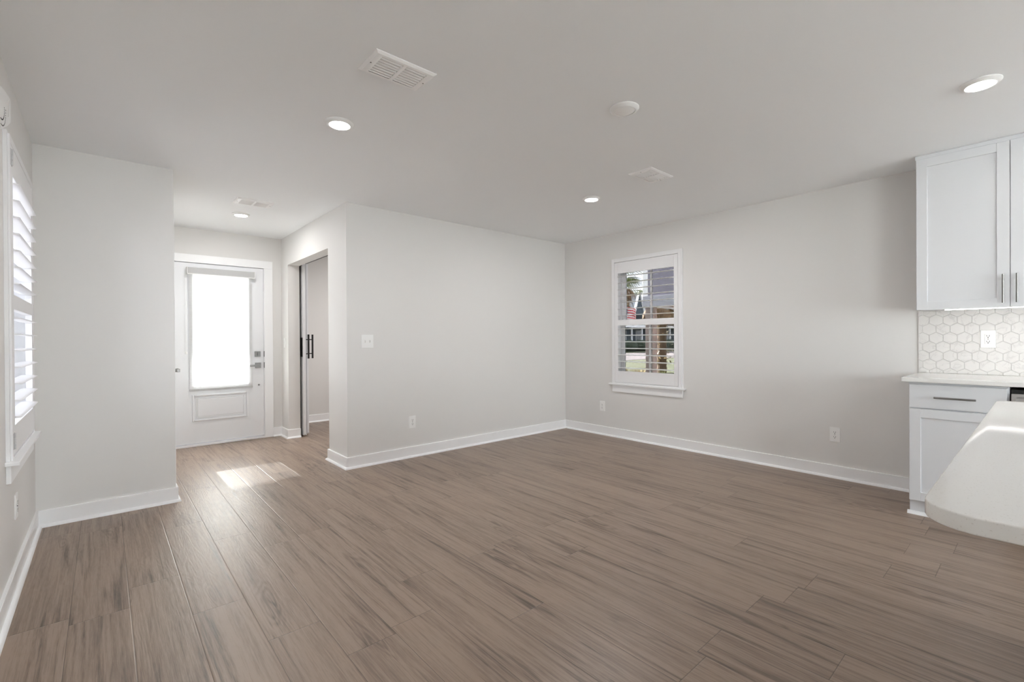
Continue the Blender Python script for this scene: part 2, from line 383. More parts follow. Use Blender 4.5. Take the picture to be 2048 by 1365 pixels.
LZ = [1.915, 1.8385, 1.762, 1.685, 1.608, 1.531, 1.454, 1.295, 1.2185, 1.1415, 1.064, .987, .910, .834]
def shutter(loc, rz, label, tilt, hinges):
    root = empty('plantation_shutter', loc, rz, label, 'shutter', 'plantation shutters')
    b = MB(); x = .456
    # stepped L-frame around the panel
    frame4(b, -x, x, .647, 2.131, .046, 0, .014, .0015, wb=.016)
    frame4(b, -x + .012, x - .012, .647, 2.119, .034, .014, .022, .0015, wb=.010)
    b.obj('shutter_frame', SHUT, root)
    b = MB(); xp = .4075; zb, zt = .666, 2.080; yo, y1 = -.006, .0215
    b.box(-xp, -xp + .047, yo, y1, zb, zt, .0015); b.box(xp - .047, xp, yo, y1, zb, zt, .0015)
    for a, c in ((zb, .797), (1.334, 1.401), (1.950, zt)): b.box(-xp + .047, xp - .047, yo, y1, a, c, .0015)
    panel = b.obj('shutter_panel', SHUT, root)
    for z in LZ:
        # elliptical louver blade
        n = 14; R, th = .0365, .0048
        pts = []
        for i in range(n):
            a = 2 * math.pi * i / n; py, pz = R * math.cos(a), th * math.sin(a)
            ct, st = math.cos(tilt), math.sin(tilt); pts.append((.0077 + py * ct - pz * st, z + py * st + pz * ct))
        MB().prism(pts, 0, -xp + .0485, xp - .0485).obj('louver', SHUT, root, smooth=True)
    for z in (.73, 2.02) if hinges else ():
        h = MB()
        for k in range(3): h.cyl((xp + .004, .0245, z - .036 + k * .025), (xp + .004, .0245, z - .036 + k * .025 + .023), .0045, seg=10)
        h.box(xp - .022, xp + .024, .0215, .0235, z - .036, z + .037).obj('hinge', HINGE, root)
    return root
window(1, (0, WY1, 0), math.pi / 2, TINTED)
shutter((0, WY1, 0), math.pi / 2, 'white plantation shutter on the right wall showing the neighboring porch', math.radians(-3), False)
window(2, (-WX, WY2, 0), -math.pi / 2, HALF)
shutter((-WX, WY2, 0), -math.pi / 2, 'white plantation shutter on the left wall, glowing white, seen edge-on', math.radians(-3), True)

# ------------------------------------------------------------------ front door
d1 = empty('door_1', (0, 0, 0), 0, kind='structure'); d1['label'] = 'white front door with a half-height glass panel'
SX0, SX1, SZ0, SZ1 = -4.060, -3.151, .034, 2.052
GX0, GX1, GZ0, GZ1 = -3.868, -3.320, .678, 1.945
t = wall('slab', 1, LF + .004, LF + .048, SX0, SX1, SZ0, SZ1, [(GX0, GX1, GZ0, GZ1)], DOORW); del t['kind']; t.parent = d1
b = MB(); frame4(b, GX0 - .03, GX1 + .03, GZ0 - .03, GZ1 + .03, .036, LF - .012, LF + .005, .004); lf = b.obj('glass_frame', DOORW, d1)
MB().box(GX0, GX1, LF + .022, LF + .028, GZ0, GZ1).obj('glass', GLASS, d1)
# embossed lower panel: outer bead, recess, raised field
b = MB(); px0, px1, pz0, pz1 = -3.880, -3.326, .280, .576
frame4(b, px0, px1, pz0, pz1, .018, LF - .014, LF + .006, .006); frame4(b, px0 + .036, px1 - .036, pz0 + .036, pz1 - .036, .014, LF - .009, LF + .006, .004)
b.box(px0 + .050, px1 - .050, LF - .011, LF + .006, pz0 + .050, pz1 - .050, .005); b.obj('lower_panel', DOORW, d1)
# jambs, casing, threshold
b = MB(); b.box(-4.072, SX0 - .003, LF + .001, LF + .14, 0, 2.064); b.box(SX1 + .003, -3.138, LF + .001, LF + .14, 0, 2.064); b.box(SX0 - .003, SX1 + .003, LF + .001, LF + .14, SZ1 + .004, 2.064); b.box(-4.064, SX0 + .012, LF + .050, LF + .075, 0, 2.064).box(SX1 - .012, -3.146, LF + .050, LF + .075, 0, 2.064).box(SX0, SX1, LF + .050, LF + .075, SZ1 - .012, 2.064); b.obj('jamb', TRIM, d1)
b = MB(); b.box(-4.160, -4.066, LF - .017, LF, 0, 2.056, .002); b.box(-3.144, -3.050, LF - .017, LF, 0, 2.056, .002); b.box(-4.160, -3.050, LF - .018, LF, 2.056, 2.146, .002); b.obj('casing', TRIM, d1)
MB().box(-4.066, -3.144, LF - .022, LF + .14, 0, .024, .004).box(-4.060, -3.151, LF + .050, LF + .09, .02, .045).obj('threshold', TRIM, d1)
b = MB().box(-3.251, -3.187, LF - .010, LF + .004, .987, 1.051, .002).cyl((-3.219, LF - .010, 1.019), (-3.219, LF - .02, 1.019), .02).box(-3.222, -3.216, LF - .034, LF - .02, .998, 1.040, .002)
b.obj('deadbolt', NICKEL, d1)
h = MB().box(-3.247, -3.183, LF - .010, LF + .004, .851, .915, .002).cyl((-3.215, LF - .010, .883), (-3.215, LF - .052, .883), .012).obj('lever_rose', NICKEL, d1)
MB().box(-3.318, -3.203, LF - .060, LF - .044, .872, .894, .003).obj('lever', NICKEL, h)
MB().box(-3.1495, -3.1375, LF - .014, LF + .012, .985, 1.053, .001).obj('bolt_strike', NICKEL, d1)
MB().box(-3.1495, -3.1375, LF - .014, LF + .012, .849, .917, .001).obj('latch_strike', NICKEL, d1)
MB().cyl((-3.206, LF + .004, .647), (-3.206, LF - .016, .647), .011, .009, bev=.002).obj('button_stop', NICKEL, d1)

# roller shade on the door
rs = empty('roller_shade', (-3.59, LF, .63), 0, 'translucent white roller shade hung over the front door glass, grey cassette on top', 'shade')
L = lambda x: x + 3.59
b = MB().box(L(-3.915), L(-3.257), -.062, 0.004, 1.296, 1.366, .003); b.obj('cassette', GREYCLOTH, rs)
b = MB().box(L(-3.922), L(-3.915), -.065, .004, 1.290, 1.370, .002).box(L(-3.257), L(-3.250), -.065, .004, 1.290, 1.370, .002).box(L(-3.915), L(-3.257), -.066, -.058, 1.288, 1.298, .001); b.obj('end_bracket', PLATE, rs)
t = bmesh.new(); nx, nz = 2, 30
V = [[t.verts.new((L(-3.903) + (L(-3.283) - L(-3.903)) * i / nx, -.030, .012 + (1.300 - .012) * j / nz)) for j in range(nz + 1)] for i in range(nx + 1)]
for i in range(nx):
    for j in range(nz): t.faces.new((V[i][j], V[i + 1][j], V[i + 1][j + 1], V[i][j + 1]))
b = MB(); b.bm.free(); b.bm = t; b.obj('cloth', CLOTH, rs)
MB().box(L(-3.906), L(-3.280), -.036, -.024, -.008, .014, .003).obj('hem_bar', GREYCLOTH, rs)
b = MB()
for dx in (0, .012):
    for j in range(60): b.cyl((L(-3.938) + dx, -.03, .43 + j * .0145), (L(-3.938) + dx, -.03, .43 + j * .0145 + .010), .0022, seg=6)
b.box(L(-3.941), L(-3.921), -.036, -.024, .405, .432, .003); b.obj('pull_chain', PLATE, rs)

# closet door in the foyer's left wall: only its lever shows past the wall end
d4 = empty('door_4', (-XA, 0, 0), 0, kind='structure')
MB().box(-.045, -.010, .235, .965, .01, 2.03, .001).obj('slab', DOORW, d4)
b = MB().box(-.119, -.0005, .2155, .232, 0, 2.049).box(-.119, -.0005, .968, .9845, 0, 2.049).box(-.119, -.0005, .232, .968, 2.033, 2.049); b.obj('jamb', TRIM, d4)
b = MB().box(0, .015, .159, .225, 0, 2.04, .002).box(0, .015, .975, 1.041, 0, 2.04, .002).box(0, .015, .159, 1.041, 2.04, 2.106, .002); b.obj('casing', TRIM, d4)
h = MB().cyl((-.010, .300, .948), (.0, .300, .948), .032).cyl((0, .300, .948), (.045, .300, .948), .011).obj('lever_rose', NICKEL, d4)
MB().box(.038, .058, .288, .405, .936, .962, .003).obj('lever', NICKEL, h)

# stacked sliding doors behind the study opening
def slide_door(idx, x0, x1, y0, hx, hy, flush):
    r = empty('door_%d' % idx, (0, 0, 0), 0, kind='structure')
    b = MB(); y1 = y0 + .74; xm = (x0 + x1) / 2
    b.box(x0, x1, y0, y1, .034, 2.13, .001); b.box(x0, xm - .004, y0, y1, .020, .034); b.box(xm + .004, x1, y0, y1, .020, .034)
    b.obj('slab', DOORW, r)
    h = MB().box(hx - .009, hx + .009, hy - .009, hy + .009, .955, 1.253, .001)
    for z in (1.015, 1.19): h.box(x1 - .001, hx - .008, hy - .006, hy + .006, z - .006, z + .006)
    h.obj('bar_handle', BLACK, r)
    if flush: MB().box(x0 - .010, x0 + .001, y0 + .012, y0 + .060, .98, 1.214, .001).obj('flush_pull', BLACK, r)
    return r
slide_door(2, -2.785, -2.750, 1.770, -2.711, 1.795, True)
slide_door(3, -2.720, -2.696, 1.842, -2.640, 1.868, False)
b = MB().box(-2.790, -2.745, .35, 2.6, 2.14, 2.18, .001).box(-2.726, -2.690, .35, 2.6, 2.14, 2.18, .001)
tk = b.box(-LA + T, -2.690, .35, 2.6, 2.18, 2.195).obj('trim_1', BLACK); struct(tk)
# black strips standing in for the shade in the slots beside the doors
struct(MB().box(-LA + T, -2.786, 1.86, 1.88, .0, 2.18).obj('gap_shade_1', BLACK))
struct(MB().box(-2.749, -2.721, 1.90, 1.92, .0, 2.13).obj('gap_shade_2', BLACK))

# unseen patio doors added behind the camera to let daylight in
def patio(idx, loc, rz, hw):
    pd = empty('door_%d' % idx, loc, rz, kind='structure')
    b = MB(); frame4(b, -hw, hw, 0, 2.13, .06, -.05, .05)
    b.box(-.03, .03, -.05, .05, .06, 2.07); b.obj('door_frame', SHUT, pd)
    MB().box(-hw + .06, -.03, -.004, .004, .06, 2.07).obj('pane', GLASS, pd); MB().box(.03, hw - .06, -.004, .004, .06, 2.07).obj('pane', GLASS, pd)
patio(5, (-WX - .075, -7.6, 0), math.pi / 2, 1.0)
patio(6, (-2.4, REAR - .075, 0), 0, 1.5)

# ------------------------------------------------------------------ ceiling lights
def can_light(x, y, label, lit=True, power=1.0):
    r = empty('ceiling_light', (x, y, H), 0, label, 'ceiling light', 'round ceiling lights')
    MB().lathe([(.0, 0), (.078, 0), (.0785, -.004), (.074, -.010), (.060, -.017), (.057, -.0165), (.057, -.012), (0, -.012)], (0, 0, 0)).obj('trim_ring', PLATE, r, smooth=True)
    MB().lathe([(.0565, -.013), (.05, -.0165), (.03, -.0185), (0, -.019)], (0, 0, 0)).obj('lens', LENS if lit else LENS_OFF, r, smooth=True)
    if lit: light('lamp', 'AREA', (0, 0, -.024), CAN_POWER * power, r, shape='DISK', size=.11)
    return r
can_light(-3.580, -1.511, 'lit round ceiling light before the foyer opening')
can_light(-1.318, -1.523, 'lit round ceiling light nearest the far room corner, beside the small square vent', power=1.35)
can_light(-2.466, -2.686, 'round ceiling fitting that is switched off, in mid ceiling', False)
can_light(-1.337, -3.990, 'lit round ceiling light in front of the upper kitchen cabinet', power=.12)
can_light(-3.580, 1.062, 'lit round ceiling light inside the foyer near the front door')
for x, y in ((-3.58, -6.2), (-1.34, -6.2)): can_light(x, y, 'unseen round ceiling light added at the rear of the kitchen as fill', power=1.3)  # unseen lamps added to fill the room with light
st = can_light(-1.4, 1.4, 'unseen round ceiling light added inside the study to brighten it', power=3.0)  # unseen lamp added to lift the study's brightness

# ------------------------------------------------------------------ ceiling vents
def vent(x0, x1, y0, y1, label):
    cx, cy = (x0 + x1) / 2, (y0 + y1) / 2; hx, hy = (x1 - x0) / 2, (y1 - y0) / 2
    r = empty('ceiling_vent', (cx, cy, H), 0, label, 'vent', 'white ceiling vents')
    MB().box(-hx + .03, hx - .03, -hy + .025, hy - .025, -.0015, 0).obj('duct_shade', mat('vent_shade', (.10, .10, .10), .7, noise=.1) if 'vent_shade' not in bpy.data.materials else bpy.data.materials['vent_shade'], r)  # dark sheet painted in for the shaded duct behind the blades
    b = MB(); w = .030
    # sloped rim
    def rim(xa, xb, ya, yb):
        b.prism([(xa[0], 0), (xa[1], 0), (xa[1], -.010), (xa[0], -.004)] if False else [(0, 0), (1, 0), (1, 1), (0, 1)], 2, 0, 0) if False else None
    t = bmesh.new()
    rings = []
    for dx, dy, z in ((0, 0, 0), (0, 0, -.003), (.012, .012, -.010), (w + .008, w - .004, -.010), (w + .008, w - .004, 0)):
        rings.append([t.verts.new(p) for p in ((-hx + dx, -hy + dy, z), (hx - dx, -hy + dy, z), (hx - dx, hy - dy, z), (-hx + dx, hy - dy, z))])
    for a, c in zip(rings, rings[1:]):
        for i in range(4): t.faces.new((a[i], a[(i + 1) % 4], c[(i + 1) % 4], c[i]))
    bmesh.ops.recalc_face_normals(t, faces=t.faces); b.add(t)
    b.box(-.008, .008, -hy + w - .004, hy - w + .004, -.010, 0); b.obj('frame', VENTM, r)
    for sx in (-1, 1):
        b = MB(); xa, xb = sorted((sx * .009, sx * (hx - w - .009))); n = 7; span = 2 * (hy - w + .003)
        for k in range(n):
            yc = -span / 2 + span * (k + .5) / n
            pts = []
            for i in range(6):
                a = i / 5; pts.append((yc - span / n * .40 + span / n * .62 * a, -.0012 - .0095 * math.sin(a * 1.5)))
            pts2 = [(p[0] + .0008, p[1] + .0012) for p in pts[::-1]]
            b.prism(pts + pts2, 0, xa, xb)
        b.obj('blade_panel', VENTM, r, smooth=True)
        MB().lathe([(0, -.0115), (.0035, -.011), (.0035, -.0095)], (sx * (hx - .017), 0, 0), seg=10).obj('screw', NICKEL, r)
    return r
vent(-3.722, -3.421, -2.303, -2.107, 'white ceiling vent nearest the viewer, two louvered panels')
vent(-1.588, -1.280, -2.300, -2.101, 'small bright white ceiling vent toward the far right corner')
vent(-3.727, -3.426, .447, .650, 'white ceiling vent inside the foyer above the doorway light')

# ------------------------------------------------------------------ outlets and switch (local: x along wall, y into room)
def outlet(loc, rz, label, decora=False):
    r = empty('wall_outlet', loc, rz, label, 'outlet', 'duplex wall outlets')
    w, h = (.037, .061)
    MB().box(-w, w, -.001, .0055, -h, h, .002).obj('cover_plate', PLATE, r)
    if decora: MB().box(-.0165, .0165, .005, .0075, -.0335, .0335, .001).obj('insert', PLATE, r)
    for s in (-1, 1):
        z = s * .0195
        p = MB().cyl((0, .005, z), (0, .0078, z), .0165, seg=24).obj('socket', PLATE, r, smooth=True)
        MB().box(-.0078, -.0052, .0074, .0082, z - .002, z + .008).box(.0052, .0078, .0074, .0082, z - .001, z + .007).cyl((0, .0074, z - .0075), (0, .0082, z - .0075), .0032, seg=10).obj('slots', DARK, p)
    MB().cyl((0, .005, 0), (0, .0085, 0), .003, seg=10).obj('screw', NICKEL, r)
    return r
outlet((-2.283, 0, .352), math.pi, 'white outlet low on the back wall left of the room corner')
outlet((0, -.611, .351), math.pi / 2, 'white outlet low on the right wall below the window')
outlet((0, -3.038, .363), math.pi / 2, 'white outlet low on the right wall beside the base cabinet')
outlet((-.008, -3.941, 1.163), math.pi / 2, 'white outlet on the hexagon tile backsplash', True)
outlet((-WX, -.865, .375), -math.pi / 2, 'white outlet low on the left wall below the shutter, seen edge-on')
r = empty('light_switch', (-2.750, 0, 1.168), math.pi, 'white double toggle light switch on the back wall near the foyer corner', 'switch')
MB().box(-.0585, .0585, -.001, .0055, -.0625, .0625, .002).obj('cover_plate', PLATE, r)
for s in (-1, 1):
    x = s * .023
    MB().box(x - .005, x + .005, .005, .0062, -.012, .012).obj('slot', GROUT, r)
    MB().prism([(.005, -.004), (.005, .004), (.019, .012), (.019, .006)], 0, x - .004, x + .004).obj('toggle', PLATE, r)
    for z in (-.030, .030): MB().cyl((x, .005, z), (x, .0062, z), .003, seg=10).obj('screw', PLATE, r)
# foyer switch behind the opening edge
r = empty('light_switch', (-LA, 1.93, 1.15), math.pi / 2, 'white single light switch on the foyer wall between door and study opening', 'switch')
MB().box(-.035, .035, -.001, .005, -.058, .058, .002).obj('cover_plate', PLATE, r); MB().box(-.005, .005, .004, .010, -.008, .012, .001).obj('toggle', PLATE, r)

# alarm on the left wall above the shutter
al = empty('wall_alarm', (-WX, -1.40, 2.15), -math.pi / 2, 'white rounded alarm box high on the left wall, rows of small sound holes', 'alarm')
ctrl = [(-.238, .118), (-.235, .005), (-.17, -.03), (.05, -.12), (.20, -.12), (.26, -.02), (.12, .045), (-.04, .085)]
pts = []
for i in range(len(ctrl)):                      # rounded outline
    p, q, r_ = Vector(ctrl[i - 1]), Vector(ctrl[i]), Vector(ctrl[(i + 1) % len(ctrl)])
    a_, c_ = q + (p - q).normalized() * .022, q + (r_ - q).normalized() * .022
    for k in range(5):
        f = k / 4; pts.append(tuple(a_ * (1 - f) ** 2 + q * 2 * f * (1 - f) + c_ * f * f))
b = MB(); b.prism(pts, 1, -.001, .024); b.prism([(x * .93, z * .92) for x, z in pts], 1, .024, .030, .002); b.obj('housing', PLATE, al, smooth=True)
b = MB()
for k in range(2):
    R_ = .070 + k * .022
    for i in range(14):
        a = math.radians(175 + i * 7.0); px_, pz_ = .07 + R_ * math.cos(a) * 1.5, -.005 + R_ * math.sin(a); b.cyl((px_, .0295, pz_), (px_, .0308, pz_), .003, seg=6)
b.obj('sound_holes', DARK, al)
b = MB(); b.prism([(-.155, .075), (-.148, .075), (-.128, .0), (-.135, .0)], 1, .0295, .0315, .0005); b.obj('cover_seam', GROUT, al)

# ------------------------------------------------------------------ kitchen
CY = -3.606                                   # left end of the cabinets
def shaker(b, xf, y0, y1, z0, z1, rail=.057, t=.019, rec=.008):
    """door slab facing -x, front at xf"""
    b.box(xf, xf + t, y1, y1 + rail, z0, z1, .0012); b.box(xf, xf + t, y0 - rail, y0, z0, z1, .0012)
    b.box(xf, xf + t, y1 + rail, y0 - rail, z0, z0 + rail, .0012); b.box(xf, xf + t, y1 + rail, y0 - rail, z1 - rail, z1, .0012)
    b.box(xf + rec, xf + t, y1 + rail, y0 - rail, z0 + rail, z1 - rail); return b
def bar_pull(name, p0, p1, d, parent, stand=.030):
    p0, p1 = Vector(p0), Vector(p1); t = (p1 - p0).normalized(); b = MB().cyl(p0, p1, .006, seg=14, bev=.001)
    for q in (p0 + t * .028, p1 - t * .028): b.cyl(q, q + Vector((stand, 0, 0)), .004, seg=10)
    return b.obj(name, NICKEL, parent, smooth=True)
# base cabinet
bc = empty('base_cabinet', (0, 0, 0), 0, 'white shaker base cabinet with one drawer, under the wall counter', 'cabinet')
XB = -.602
b = MB().box(XB, -.003, CY - .457, CY, .105, .886).box(-.545, -.003, CY - .457, CY - .001, 0, .105); b.obj('body', CAB, bc)
dr = MB().box(XB - .019, XB, CY - .447, CY - .004, .720, .872, .0015).obj('drawer', CAB, bc)
bar_pull('handle', (XB - .049, CY - .127, .793), (XB - .049, CY - .319, .793), 1, dr)
do = shaker(MB(), XB - .019, CY - .004, CY - .447, .110, .712).obj('door', CAB, bc)
bar_pull('handle', (XB - .049, CY - .420, .50), (XB - .049, CY - .420, .68), 2, do)
b = MB().box(-.552, -.545, CY - .457, CY + .004, 0, .104); b.obj('toe_kick', CAB, bc)
sp = [(-.552, 0)] + [(-.552 - SHOE * math.cos(a), .022 * math.sin(a)) for a in [i * math.pi / 8 for i in range(5)]]
MB().prism(sp, 1, CY - .457, CY + .016).obj('shoe_molding', TRIM, bc, smooth=True)
# dishwasher
dw = empty('dishwasher', (0, 0, 0), 0, 'stainless steel dishwasher right of the base cabinet, mostly behind the island', 'dishwasher')
y0, y1 = CY - .461, CY - 1.061
MB().box(-.58, -.01, y1, y0, .02, .866).obj('tub', BLACK, dw)
MB().box(-.622, -.581, y1 + .003, y0 - .003, .11, .845, .003).obj('door', STEEL, dw)
MB().box(-.585, -.581, y1 + .003, y0 - .003, .846, .866).obj('vent_strip', BLACK, dw)
b = MB().box(-.665, -.650, y1 + .05, y0 - .02, .798, .824, .004)
for y in (y0 - .05, y1 + .08): b.box(-.652, -.621, y - .01, y + .01, .803, .819, .002)
b.obj('handle', STEEL, dw)
MB().box(-.55, -.53, y1 + .003, y0 - .003, .0, .10).obj('toe_kick', BLACK, dw)
# next cabinet further along the wall, outside the photo
nc = empty('base_cabinet', (0, 0, 0), 0, 'white shaker base cabinet beyond the dishwasher', 'cabinet')
MB().box(XB, -.003, -6.3, y1 - .004, .105, .886).box(-.545, -.003, -6.3, y1 - .004, 0, .105).obj('body', CAB, nc)
shaker(MB(), XB - .019, y1 - .008, y1 - .46, .110, .712).obj('door', CAB, nc); MB().box(XB - .019, XB, y1 - .46, y1 - .008, .72, .866, .0015).obj('drawer', CAB, nc)
# counter
tag(MB().box(-.645, -.002, -6.3, CY + .034, .886, .914, .003).obj('countertop', QUARTZ), 'white quartz countertop along the right wall over the base cabinet', 'countertop')
# backsplash of hexagon tiles
BY0, BY1, BZ0, BZ1 = -3.572, -5.3, .9145, 1.371
bs = MB().box(-.006, -.0005, BY1, BY0, BZ0, BZ1).obj('backsplash', GROUT); tag(bs, 'white marble-look hexagon tile backsplash over the wall counter', 'backsplash')
t = bmesh.new(); lay = t.loops.layers.float_color.new('tile'); s = .0435; g = .0015
def clip(poly):
    for ax, lim, sg in ((0, BY1 + .001, 1), (0, BY0 - .001, -1), (1, BZ0 + .0005, 1), (1, BZ1 - .0005, -1)):
        out = []
        for i in range(len(poly)):
            a, c = poly[i], poly[(i + 1) % len(poly)]; da, dc = sg * (a[ax] - lim), sg * (c[ax] - lim)
            if da >= 0: out.append(a)
            if da * dc < 0:
                k = da / (da - dc); out.append((a[0] + (c[0] - a[0]) * k, a[1] + (c[1] - a[1]) * k))
        poly = out
        if len(poly) < 3: return None
    return poly
row = 0; z = BZ0 - .005
while z < BZ1 + s:
    y = BY0 + .05 + (row % 2) * s * math.sqrt(3) / 2
    while y > BY1 - s:
        P = clip([(y + (s - g) * math.sin(math.radians(60 * i)), z + (s - g) * math.cos(math.radians(60 * i))) for i in range(6)])
        if P:
            c = Vector((sum(p[0] for p in P) / len(P), sum(p[1] for p in P) / len(P))); col = (random.random(), random.random(), random.random(), 1)
            lo = [t.verts.new((-.006, p[0], p[1])) for p in P]; md = [t.verts.new((-.0088, p[0], p[1])) for p in P]
            hi = []
            for p in P:
                v = Vector(p); q = v + (c - v).normalized() * min(.0016, (c - v).length * .3); hi.append(t.verts.new((-.0095, q.x, q.y)))
            fs = [t.faces.new(hi)]
            for A, B in ((lo, md), (md, hi)):
                for i in range(len(P)): fs.append(t.faces.new((A[i], B[i], B[(i + 1) % len(P)], A[(i + 1) % len(P)])))
            for f in fs:
                for lp in f.loops: lp[lay] = col
        y -= s * math.sqrt(3)
    z += 1.5 * s; row += 1
bmesh.ops.recalc_face_normals(t, faces=t.faces); b = MB(); b.bm.free(); b.bm = t; b.obj('hexagon_tiles', TILE, bs)
# upper cabinets
def upper(y0, y1, label, h=True):
    u = empty('wall_cabinet', (0, 0, 0), 0, label, 'cabinet', 'white wall cabinets')
    MB().box(-.331, -.003, y1, y0, 1.372, 2.425).obj('body', CAB, u)
    ym = (y0 + y1) / 2
    for a, c, hy in ((y0 - .004, ym + .0015, ym + .030), (ym - .0015, y1 + .004, ym - .030)):
        dd = shaker(MB(), -.351, a, c, 1.366, 2.408).obj('door', CAB, u)
        bar_pull('handle', (-.381, hy, 1.392), (-.381, hy, 1.572), 2, dd)
    MB().box(-.337, -.003, y1, y0 + .004, 2.412, 2.439, .002).obj('top_trim', CAB, u)
    return u
upper(CY, CY - .902, 'white wall cabinet with two shaker doors above the tile backsplash')
upper(CY - .905, CY - 1.80, 'white wall cabinet further along the kitchen wall, beyond the photo edge')
ul = empty('under_cabinet_light', (-.295, -4.24, 1.372), 0, 'lit white led bar under the wall cabinet', 'light')
MB().box(-.016, .016, -.50, .495, -.006, .001, .001).obj('housing', PLATE, ul)
MB().box(-.0135, .0135, -.495, .490, -.011, -.005, .002).obj('diffuser', LEDM, ul)
light('lamp', 'AREA', (0, 0, -.014), .40, ul, shape='RECTANGLE', size=.02, size_y=.98)
# island
IX0, IX1, IY0, IY1 = -3.650, -1.806, -4.066, -5.10
pts = []
for cx, cy, rr, a0 in ((IX1 - .05, IY0 - .05, .05, 0), (IX0 + .075, IY0 - .075, .075, 90), (IX0 + .075, IY1 + .075, .075, 180), (IX1 - .05, IY1 + .05, .05, 270)):
    for i in range(9):
        a = math.radians(a0 + i * 11.25); pts.append((cx + rr * math.cos(a), cy + rr * math.sin(a)))
t = bmesh.new(); rings = []
c0 = Vector(((IX0 + IX1) / 2, (IY0 + IY1) / 2))
def inset(d):
    out = []
    k = len(pts)
    for i in range(k):
        p, q, r_ = Vector(pts[i - 1]), Vector(pts[i]), Vector(pts[(i + 1) % k]); tt = (r_ - p).normalized(); out.append(q + Vector((-tt.y, tt.x)) * d)
    return out
E_ = .003
prof = [(E_, .887)] + [(E_ - E_ * math.sin(a), .887 + E_ - E_ * math.cos(a)) for a in (.4, .8, 1.2, 1.57)] + [(E_ - E_ * math.cos(a), .914 - E_ + E_ * math.sin(a)) for a in (0, .4, .8, 1.2, 1.57)]
for d, z in prof: rings.append([t.verts.new((v.x, v.y, z)) for v in inset(d)])
for A, B in zip(rings, rings[1:]):
    for i in range(len(pts)): t.faces.new((A[i], A[(i + 1) % len(pts)], B[(i + 1) % len(pts)], B[i]))
t.faces.new(rings[0]); t.faces.new(rings[-1]); bmesh.ops.recalc_face_normals(t, faces=t.faces)
b = MB(); b.bm.free(); b.bm = t
tag(b.obj('island_countertop', QUARTZ, smooth=True), 'white speckled quartz island countertop with rounded corners in the foreground', 'countertop')
ib = empty('kitchen_island', (0, 0, 0), 0, 'white kitchen island base under the rounded quartz top', 'kitchen island')
MB().box(-3.33, -1.84, -5.06, -4.40, .0, .887, .002).obj('body', CAB, ib)
MB().box(-3.344, -3.33, -5.06, -4.386, 0, .10, .002).box(-3.33, -1.84, -4.40, -4.386, 0, .10, .002).obj('base_trim', TRIM, ib)

# ------------------------------------------------------------------ outdoors
GZ = -.35
LAWN = mat('lawn', (.05, .058, .016), .9, noise=.5, nscale=3)
PAVE = mat('pavement', (.115, .098, .092), .9, noise=.15, nscale=2)
CONC = mat('concrete', (.74, .73, .71), .85, noise=.08, nscale=6)
SIDE = siding_mat('mauve_grey_siding', (.22, .205, .245), .15)
SIDE2 = siding_mat('blue_grey_siding', (.06, .078, .095), .2)
ROOFM = mat('roof_shingle', (.10, .11, .12), .9, noise=.3, nscale=8)
OUTW = mat('exterior_white_trim', (.80, .80, .80), .6, noise=.04)
PINK = mat('beige_pink_stucco', (.25, .195, .18), .8, noise=.08, nscale=8)
PEACH = mat('peach_porch_ceiling', (.70, .47, .36), .8, noise=.08, nscale=4)
GLDK = mat('dark_window_glass', (.03, .04, .05), .1, .5, noise=.1)
struct(MB().box(-40, 120, -60, 120, GZ - .3, GZ).obj('ground', LAWN))
struct(MB().box(-40, 120, 14.8, 24.0, GZ - .02, GZ + .02).obj('street', PAVE))
struct(MB().box(-60, -5.4, -20, 14, GZ - .02, GZ + .015).obj('side_bounce_slab', CONC))  # unseen pale ground added to bounce sunlight in through the left wall
struct(MB().box(-5.3, -2.1, 2.2, 12.0, GZ - .02, -.03).obj('porch_floor', CONC))
struct(MB().box(-40, 40, -70, REAR - .15, GZ - .02, -.06).obj('rear_bounce_slab', CONC))  # unseen pale ground added to bounce light up to the ceiling
struct(MB().box(-5.4, -2.0, 2.2, 5.06, 2.54, 2.74).obj('porch_roof', OUTW))
for x in (-5.25, -2.15): struct(MB().box(x - .07, x + .07, 4.75, 4.89, -.03, 2.54, .004).obj('porch_post', OUTW))
# neighboring house with porch
nh = empty('neighbor_house', (4.6, 0, GZ), 0, 'grey sided neighboring house with a corner porch, seen through the right window', 'house')
Z = lambda z: z - GZ
MB().box(0, 9, -14, 1.74, Z(2.13), Z(6.2)).obj('upper_wall', SIDE, nh)
MB().box(-.02, .10, 1.672, 1.80, Z(2.13), Z(6.2), .004).obj('corner_board', OUTW, nh)
MB().box(-.03, .22, -14, 1.80, Z(1.89), Z(2.13), .004).obj('porch_beam', mat('pale_lavender_beam', (.34, .34, .38), .7, noise=.05), nh)
MB().box(.22, 8.6, 1.56, 1.80, Z(1.89), Z(2.13), .004).obj('porch_beam', bpy.data.materials['pale_lavender_beam'], nh)
MB().box(.02, .19, 1.57, 1.76, 0.02, Z(1.89), .006).obj('column', PINK, nh)
MB().box(8.3, 8.58, 1.48, 1.76, 0.02, Z(1.89), .006).obj('column', PINK, nh)
MB().box(.22, 9, -3.4, 1.56, Z(1.93), Z(2.12)).obj('porch_ceiling', PEACH, nh)
MB().box(0, 9, -14, -3.4, 0, Z(1.93)).obj('lower_wall', SIDE, nh)
MB().box(0, 9, -3.4, 1.8, -.02, .02).obj('porch_slab', CONC, nh)
MB().prism([(-.6, Z(6.2)), (9.6, Z(6.2)), (4.5, Z(8.4))], 1, -14.4, 2.2).obj('roof', ROOFM, nh)
